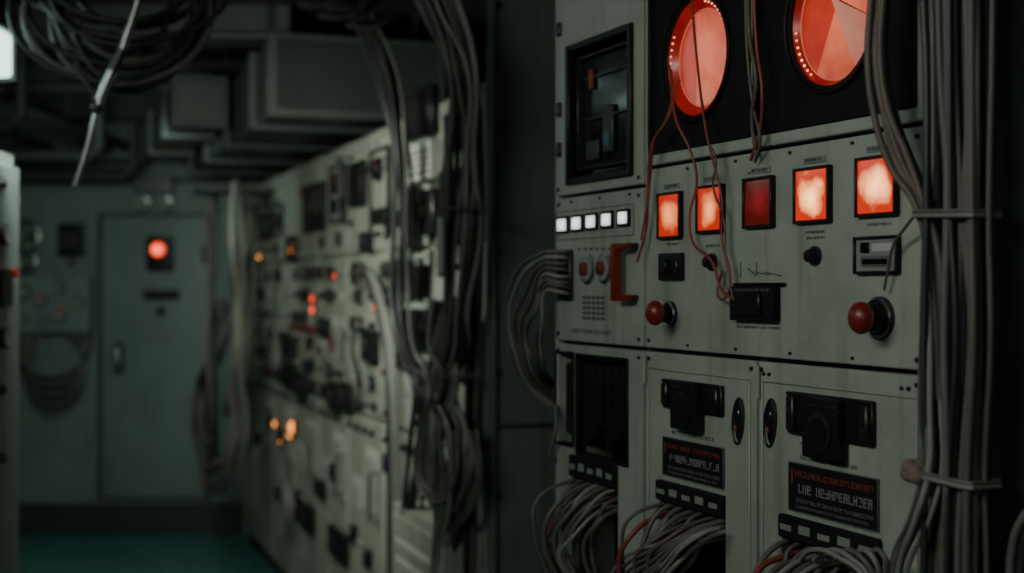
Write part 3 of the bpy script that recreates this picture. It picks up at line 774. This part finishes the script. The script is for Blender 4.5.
# instrument bays with the two round backlit dials
def dial(u, r=.1, pattern=0):
    cx = FR.at(u, 60).x; cz = 1.979
    p = Part('dial_bezel', cg)
    p.ring((cx, .004, cz), (0, 1, 0), r * 1.0, .004, 'black_matt', 48); p.ring((cx, -.000, cz), (0, 1, 0), r * 1.06, .003, 'black_plastic', 48)
    p.done()
    q = Part('dial_face', cg)
    def sector(a0, a1, r0, r1, y0, y1, m, n=10, ox=0.0, oz=0.0):
        t = bmesh.new(); A = []; B = []
        for i in range(n + 1):
            a = math.radians(a0 + (a1 - a0) * i / n)
            A.append(t.verts.new((cx + ox + r0 * math.cos(a), y0, cz + oz + r0 * math.sin(a)))); B.append(t.verts.new((cx + r1 * math.cos(a), y1, cz + r1 * math.sin(a))))
        for i in range(n): t.faces.new((A[i], B[i], B[i + 1], A[i + 1]))
        bmesh.ops.recalc_face_normals(t, faces=t.faces[:]); q.add(t, m)
    if pattern == 0:
        # eccentric glowing lens inside a darker red reflector
        sector(-110, 110, .001, r * .80, .022, .020, 'dial_salmon', 30, -r * .25, r * .1)
        sector(110, 250, .001, r * .80, .022, .020, 'dial_deep', 24, -r * .25, r * .1)
        sector(-40, 60, r * .80, r, .020, .004, 'dial_deep', 14); sector(60, 320, r * .80, r, .020, .004, 'dial_red', 30)
        q.ring((cx, .019, cz), (0, 1, 0), r * .80, .0012, 'dial_pale', 48)
    else:
        sector(-62, -12, .001, r * .88, .010, .014, 'dial_pale', 8, -r * .1, r * .3); sector(-12, 75, .001, r * .88, .018, .016, 'dial_salmon', 10, -r * .1, r * .3)
        sector(75, 235, .001, r * .88, .024, .016, 'dial_deep', 30, -r * .1, r * .3); sector(235, 298, .001, r * .88, .024, .016, 'dial_salmon', 12, -r * .1, r * .3)
        sector(0, 360, r * .88, r, .016, .004, 'dial_red', 48)
        q.ring((cx, .015, cz), (0, 1, 0), r * .88, .0010, 'dial_pale', 48)
    q.done()
    q = Part('rim_beads', cg)
    for a0, a1 in (((20, 80), (150, 190)) if pattern == 0 else ((185, 240),)):
        for a in range(a0, a1, 7):
            t = math.radians(a); q.sph((cx + r * .91 * math.cos(t), .008, cz + r * .91 * math.sin(t)), .0020, 'dial_hot', seg=8)
    q.done()
def baypanel(x0, x1, z0, z1, cx, cz, r):
    """black panel with a round cut-out"""
    bm = bmesh.new(); n = 64; inner = []; outer = []
    for i in range(n):
        a = 2 * math.pi * i / n; dx, dz = math.cos(a), math.sin(a)
        inner.append(bm.verts.new((cx + r * dx, .004, cz + r * dz)))
        t = min(((x1 - cx) / dx) if dx > 1e-6 else 1e9, ((x0 - cx) / dx) if dx < -1e-6 else 1e9, ((z1 - cz) / dz) if dz > 1e-6 else 1e9, ((z0 - cz) / dz) if dz < -1e-6 else 1e9)
        outer.append(bm.verts.new((cx + t * dx, .004, cz + t * dz)))
    for i in range(n):
        j = (i + 1) % n; bm.faces.new((inner[i], inner[j], outer[j], outer[i]))
    bmesh.ops.recalc_face_normals(bm, faces=bm.faces[:])
    me = bpy.data.meshes.new('bay_panel'); bm.to_mesh(me); bm.free(); me.materials.append(MT['black_matt'])
    o = bpy.data.objects.new('bay_panel', me); COL.objects.link(o); o.parent = cg
p = Part('instrument_bays', cg)
for (x0, x1, z0, z1), u in ((bay1, 694), (bay2, 829)):
    p.frame(x0 - .003, x1 + .003, z0 - .003, z1 + .003, .010, -.004, .03, 'black_matt', .002)
    p.box(x0, x1, .034, .05, z0, z1, 'black_recess')
p.done()
for (x0, x1, z0, z1), u in ((bay1, 694), (bay2, 829)):
    baypanel(x0, x1, z0, z1, FR.at(u, 60).x, 1.979, .1)
dial(694, pattern=0); dial(829, pattern=1)

# lower-door hardware
def latch(bar, blk):
    p = Part('door_latch_bar', cg)
    x0, x1, z0, z1 = FR.rect(*bar); X0, X1, Z0, Z1 = FR.rect(*blk)
    p.box(x0, x1, -.008, 0, z0, z1, 'black_plastic', .002)
    for xx in (x0 + .014, x1 - .014):
        p.box(xx - .009, xx + .009, -.014, -.007, z0 + .006, z1 - .006, 'dark_metal', .002); screw(p, xx, (z0 + z1) / 2, -.014, .004)
    p.box(x0, x1, -.010, -.007, z1 - .005, z1, 'dark_metal', .001)
    p.box(X0, X1, -.020, -.004, Z0, Z1, 'black_plastic', .004, seg=2)
    c = ((X0 + X1) / 2, -.020, (Z0 + Z1) / 2 - .005)
    p.cyl(c, (0, -1, 0), (X1 - X0) * .34, .003, 'dark_metal', bev=.001); p.cyl((c[0], -.023, c[2]), (0, -1, 0), (X1 - X0) * .24, .002, 'black_plastic')
    p.box(X0 + .008, X1 - .008, -.022, -.018, Z1 - .014, Z1 - .009, 'dark_metal', .001)
    p.done()
latch((666, 382, 725, 412), (680, 381, 706, 430)); latch((791, 396, 877, 440), (813, 398, 850, 459))
def nameplate(u0, v0, u1, v1):
    p = Part('nameplate', cg); x0, x1, z0, z1 = FR.rect(u0, v0, u1, v1)
    p.box(x0, x1, -.003, 0, z0, z1, 'black_matt', .001); p.frame(x0, x1, z0, z1, .0012, -.0036, -.002, 'grey_plastic', .0003)
    h = z1 - z0
    p.box(x0 + .008, x0 + .012, -.0038, -.003, z1 - h * .42, z1 - h * .14, 'red_paint'); glyphs(p, x0 + .018, x1 - .010, z1 - h * .28, z1 - h * .16, -.003, 'red_paint', .3, bold=.2)
    glyphs(p, x0 + .026, x1 - .012, z1 - h * .60, z1 - h * .42, -.003, 'dull_label', .34, bold=.15)
    glyphs(p, x0 + .02, x1 - .008, z0 + h * .20, z0 + h * .28, -.003, 'grey_plastic', .4); glyphs(p, x0 + .02, x1 - .02, z0 + h * .08, z0 + h * .14, -.003, 'grey_plastic', .4)
    p.done()
nameplate(664, 442, 725, 482); nameplate(790, 470, 880, 521)
p = Part('stencil_text', cg)
for rc in ((672, 434, 715, 438), (800, 461, 860, 465), (800, 446, 842, 448)):
    x0, x1, z0, z1 = FR.rect(*rc); glyphs(p, x0, x1, z0, z1, 0, 'grey_ink', .5)
p.done()
def sill(u0, v0, u1, v1):
    p = Part('terminal_strip', cg); x0, x1, z0, z1 = FR.rect(u0, v0, u1, v1)
    p.box(x0, x1, -.008, .02, z0, z1, 'black_matt', .002)
    n = 5
    for k in range(n):
        a = x0 + (x1 - x0) * (k + .15) / n; b = x0 + (x1 - x0) * (k + .75) / n
        p.box(a, b, -.009, -.007, z0 + (z1 - z0) * .35, z0 + (z1 - z0) * (.6 + .12 * (k % 2)), 'dull_label', .0005)
    p.done(); return x0, x1, z0, z1
S1 = sill(572, 460, 618, 482); S2 = sill(659, 488, 725, 508); S3 = sill(782, 526, 882, 550)
# oval pull cups
p = Part('oval_door_pulls', cg)
for u, v in ((739, 421), (771, 423)):
    c = FR.at(u, v); 
    t = []
    for k in range(24):
        a = 2 * math.pi * k / 24; t.append((c.x + .015 * math.cos(a) + .004 * math.sin(a), -.002, c.z + .036 * math.sin(a)))
    p.tube(t, .002, 'dark_metal', 8, True); p.sph((c.x, 0, c.z), .013, 'black_plastic', (1, .25, 2.5), 18)
    p.sph((c.x - .003, -.004, c.z - .012), .004, 'red_paint', (.6, .5, 1.6), 10); p.sph((c.x + .004, -.004, c.z + .012), .003, 'bare_metal', (.6, .5, 1.8), 10)
p.done()
# equipment behind the column A openings
p = Part('breaker_stack', cg)
x0, x1, z0, z1 = rD1
p.frame(x0 - .003, x1 + .003, z0 - .003, z1 + .003, .006, -.004, .02, 'black_matt', .002)
for k in range(6):
    xx = x0 + .014 + (x1 - x0 - .03) * k / 6; p.box(xx, xx + (x1 - x0) / 9, .006, .06 + .01 * (k % 2), z0 + .015 + .02 * (k % 3), z1 - .015, 'black_plastic', .006, seg=2)
x0, x1, z0, z1 = rD0
p.frame(x0 - .002, x1 + .002, z0 - .002, z1 + .002, .006, -.004, .02, 'black_matt', .002); p.box(x0 + .02, x1 - .02, .01, .05, z0 + .02, z1 - .02, 'black_plastic', .006)
p.done()

# outgoing cables from lower openings
def outlet(name, S, n, drift, r=.0042, mats=('cable_pale', 'cable_grey', 'cable_grey', 'cable_brown'), zend=.93, red=1):
    x0, x1, z0, z1 = S; paths = []
    st = Part(name + '_glands', cg)
    for k in range(n):
        x = x0 + (x1 - x0) * (k + .5) / n; row = k % 3
        zz = z0 - .008 - .016 * row
        st.cyl((x, .05, zz), (0, -1, -.25), r * 1.7, .035, 'dark_metal', seg=12)
        out = rnd.uniform(.02, .075); dr = drift * rnd.uniform(.3, 1.7)
        xe = x0 + (x1 - x0) * ((k + .5) / n) * .8 + dr + rnd.uniform(-.02, .02)
        drop = rnd.uniform(.02, .07)
        paths.append(([(x, .04, zz), (x + dr * .15, -.01, zz - .004), (x + dr * .6, -out, zz - drop), (xe, -out - .005, zz - .05 - drop), (xe + rnd.uniform(-.02, .02), -out * .6, 1.04), (xe, .02, zend + rnd.uniform(-.02, .05))], r * rnd.uniform(.75, 1.2), 'cable_red' if k == red else rnd.choice(mats)))
    st.done()
    cables(name, paths, r, parent=cg)
outlet('outgoing_cables_left', S1, 18, -.025)
outlet('outgoing_cables_centre', S2, 20, -.02)
outlet('outgoing_cables_right', S3, 22, .0)
paths = []
for k in range(7):
    paths.append(([FR.at(690 + k * 5, 528, .03), FR.at(672 + k * 5, 540 - k, .06), FR.at(645 + k * 3, 548 + k * 4, .07), FR.at(620 + k * 3, 562 + k * 6, .06), FR.at(600 + k * 3, 600 + k * 8, .04)], .0034, rnd.choice(['cable_pale', 'cable_brown', 'cable_grey'])))
for k in range(5):
    paths.append(([FR.at(800 + k * 14, 560, .04), FR.at(812 + k * 14, 550 + k, .06), FR.at(836 + k * 12, 556, .07), FR.at(866 + k * 5, 580, .06), FR.at(870 + k * 5, 620, .05)], .0036, rnd.choice(['cable_pale', 'cable_grey'])))
cables('crossover_cables', paths, .004, parent=cg)

# loop of cables leaving the left edge of the console
paths = []
st = Part('cable_gland_plate', cg); x0, x1, z0, z1 = FR.rect(561, 250, 574, 300); st.box(x0, x1, -.010, 0, z0, z1, 'dark_metal', .002); st.done()
for k in range(8):
    v = 253 + k * 6; o = k * 4.6; rj = lambda: rnd.uniform(-5, 5)
    paths.append(([FR.at(571, v, .0), FR.at(560, v - 2 + rnd.uniform(-2, 2), .03), FR.at(540 + k * .8, v + 1 - k * .6, .04), FR.at(515 + o + rj(), 284 + k * 5.5, .03), FR.at(506 + o + rj() * .6, 322 + k * 3, .01), FR.at(512 + o * .95, 358 + rj(), -.01), FR.at(527 + o * .6, 388 - k * 2, -.05), FR.at(552, 408 - k * 4, -.10)], .0042, rnd.choice(['cable_grey', 'cable_brown', 'cable_pale', 'cable_grey'])))
cables('looped_cables', paths, .0045, parent=cg)
cables('cable_stub', [([FR.at(556, 405, .005), FR.at(556, 430, .015), FR.at(551, 455, .015), FR.at(556, 462, .0)], .004, 'cable_grey')], .004, parent=cg)

# loose red wiring over the dials
paths = []
def wire(pts, r, m): paths.append(([FR.at(*q) for q in pts], r, m))
wire([(668, 60, .01), (672, 100, .03), (664, 124, .03), (652, 145, .03), (648, 190, .02), (646, 230, .015), (637, 262, .02)], .0024, 'cable_red')
wire([(680, 80, .01), (668, 118, .04), (655, 138, .035), (651, 170, .02), (648, 200, .02), (641, 240, .02)], .002, 'cable_red')
wire([(671, 70, .01), (676, 120, .04), (690, 150, .03), (697, 180, .02), (690, 215, .02), (692, 240, .02), (712, 262, .02), (722, 290, .02), (735, 300, .02)], .0024, 'cable_red')
wire([(690, -20, .01), (697, 60, .02), (706, 130, .03), (714, 165, .03), (722, 200, .025), (722, 240, .02), (730, 275, .02), (729, 292, .02), (718, 296, .015), (722, 270, .01)], .0022, 'cable_red')
wire([(702, 100, .02), (708, 140, .03), (716, 160, .03), (713, 185, .02), (724, 220, .02), (726, 260, .02), (733, 298, .02)], .0018, 'cable_brown')
wire([(748, -30, .02), (750, 40, .03), (756, 80, .03), (752, 120, .02), (757, 158, .01)], .0034, 'cable_brown')
wire([(753, -30, .03), (757, 50, .03), (762, 90, .03), (760, 130, .02), (751, 160, .01)], .0026, 'cable_red')
wire([(745, -30, .02), (748, 60, .02), (754, 110, .02), (760, 140, .02), (755, 162, .01)], .0026, 'cable_brown')
wire([(936, 200, .05), (918, 212, .04), (905, 228, .03), (893, 246, .02), (888, 270, .015), (884, 290, .012)], .002, 'cable_brown')
cables('loose_wiring', paths, .003, parent=cg)

# ================================================================== RIGHT CABLE TRUNK
p = Part('dark_cable_tray', face=FR)
p.box(XE + .010, XE + .36, .02, .05, 0, H, 'dark_steel', .003)
p.box(XE + .24, XE + 1.2, -.03, .05, 0, H, 'dark_steel', .004)
for z in (1.25, 1.6, 1.95): p.cyl((XE + .265, -.03, z), (0, -1, 0), .006, .006, 'dark_metal', seg=12)
p.done()
tg = group('cable_trunk', FR)
G2 = ['cable_grey', 'cable_brown', 'cable_grey', 'cable_brown', 'cable_black', 'cable_black']
paths = bundle([FR.at(955, -260, .05), FR.at(955, -60, .05), FR.at(956, 60, .05), FR.at(957, 212, .05), FR.at(957, 340, .05), FR.at(955, 470, .05), FR.at(952, 560, .05), FR.at(950, 760, .05)], 18, [.052, .052, .050, .046, .05, .046, .052, .056], .016, .0042, G2, .22)
paths += bundle([FR.at(956, -260, .03), FR.at(958, 212, .03), FR.at(956, 470, .03), FR.at(952, 760, .03)], 12, .052, .006, .0044, ['cable_black', 'cable_grey'], .12)
paths += bundle([FR.at(932, 300, .05), FR.at(930, 400, .06), FR.at(930, 470, .065), FR.at(918, 520, .07), FR.at(900, 560, .06), FR.at(888, 640, .04)], 5, .012, .01, .0036, ['cable_grey', 'cable_pale'], .3)
paths += bundle([FR.at(884, -120, .06), FR.at(880, -10, .06), FR.at(878, 60, .06), FR.at(886, 115, .06), FR.at(902, 160, .06), FR.at(922, 200, .055), FR.at(936, 260, .05), FR.at(944, 400, .05)], 5, [.02, .02, .02, .018, .018, .014, .012, .01], .01, .005, ['cable_brown', 'cable_brown', 'cable_grey', 'cable_black'], .25)
cables('cables', paths, .0045, parent=tg)
p = Part('lashings', tg)
for v, u0, u1 in ((212, 925, 984), (468, 922, 984)):
    a = FR.at(u0, v, .05); b = FR.at(u1, v, .05)
    tie(p, a.x, b.x, -.074, -.02, a.z, 'cable_grey', .0026, -.004); tie(p, a.x, b.x, -.0735, -.02, a.z - .005, 'cable_pale', .0026, -.004)
c = FR.at(915, 471, .07)
for k in range(9):
    p.sph((c.x + rnd.uniform(-.009, .009), c.y + rnd.uniform(-.006, .006), c.z + rnd.uniform(-.005, .005)), rnd.uniform(.010, .013), 'tape_brown', seg=12)
p.done()
cables('trailing_cables', [([FR.at(1040, 500, .04), FR.at(1022, 520, .05), FR.at(1012, 550, .05), FR.at(1010, 600, .05)], .005, 'cable_grey'), ([FR.at(1050, 512, .04), FR.at(1030, 530, .05), FR.at(1022, 560, .05), FR.at(1020, 600, .05)], .005, 'cable_black')], .005, face=FR)

# ================================================================== CAMERA
cd = bpy.data.cameras.new('camera'); co = bpy.data.objects.new('camera', cd); COL.objects.link(co)
co.location = CAM; co.rotation_euler = (math.radians(90), 0, 0)
cd.sensor_width = 36; cd.lens = FOC * 36 / 1024; cd.clip_start = .05
cd.dof.use_dof = True; cd.dof.focus_distance = 2.05; cd.dof.aperture_fstop = 2.6
bpy.context.scene.camera = co
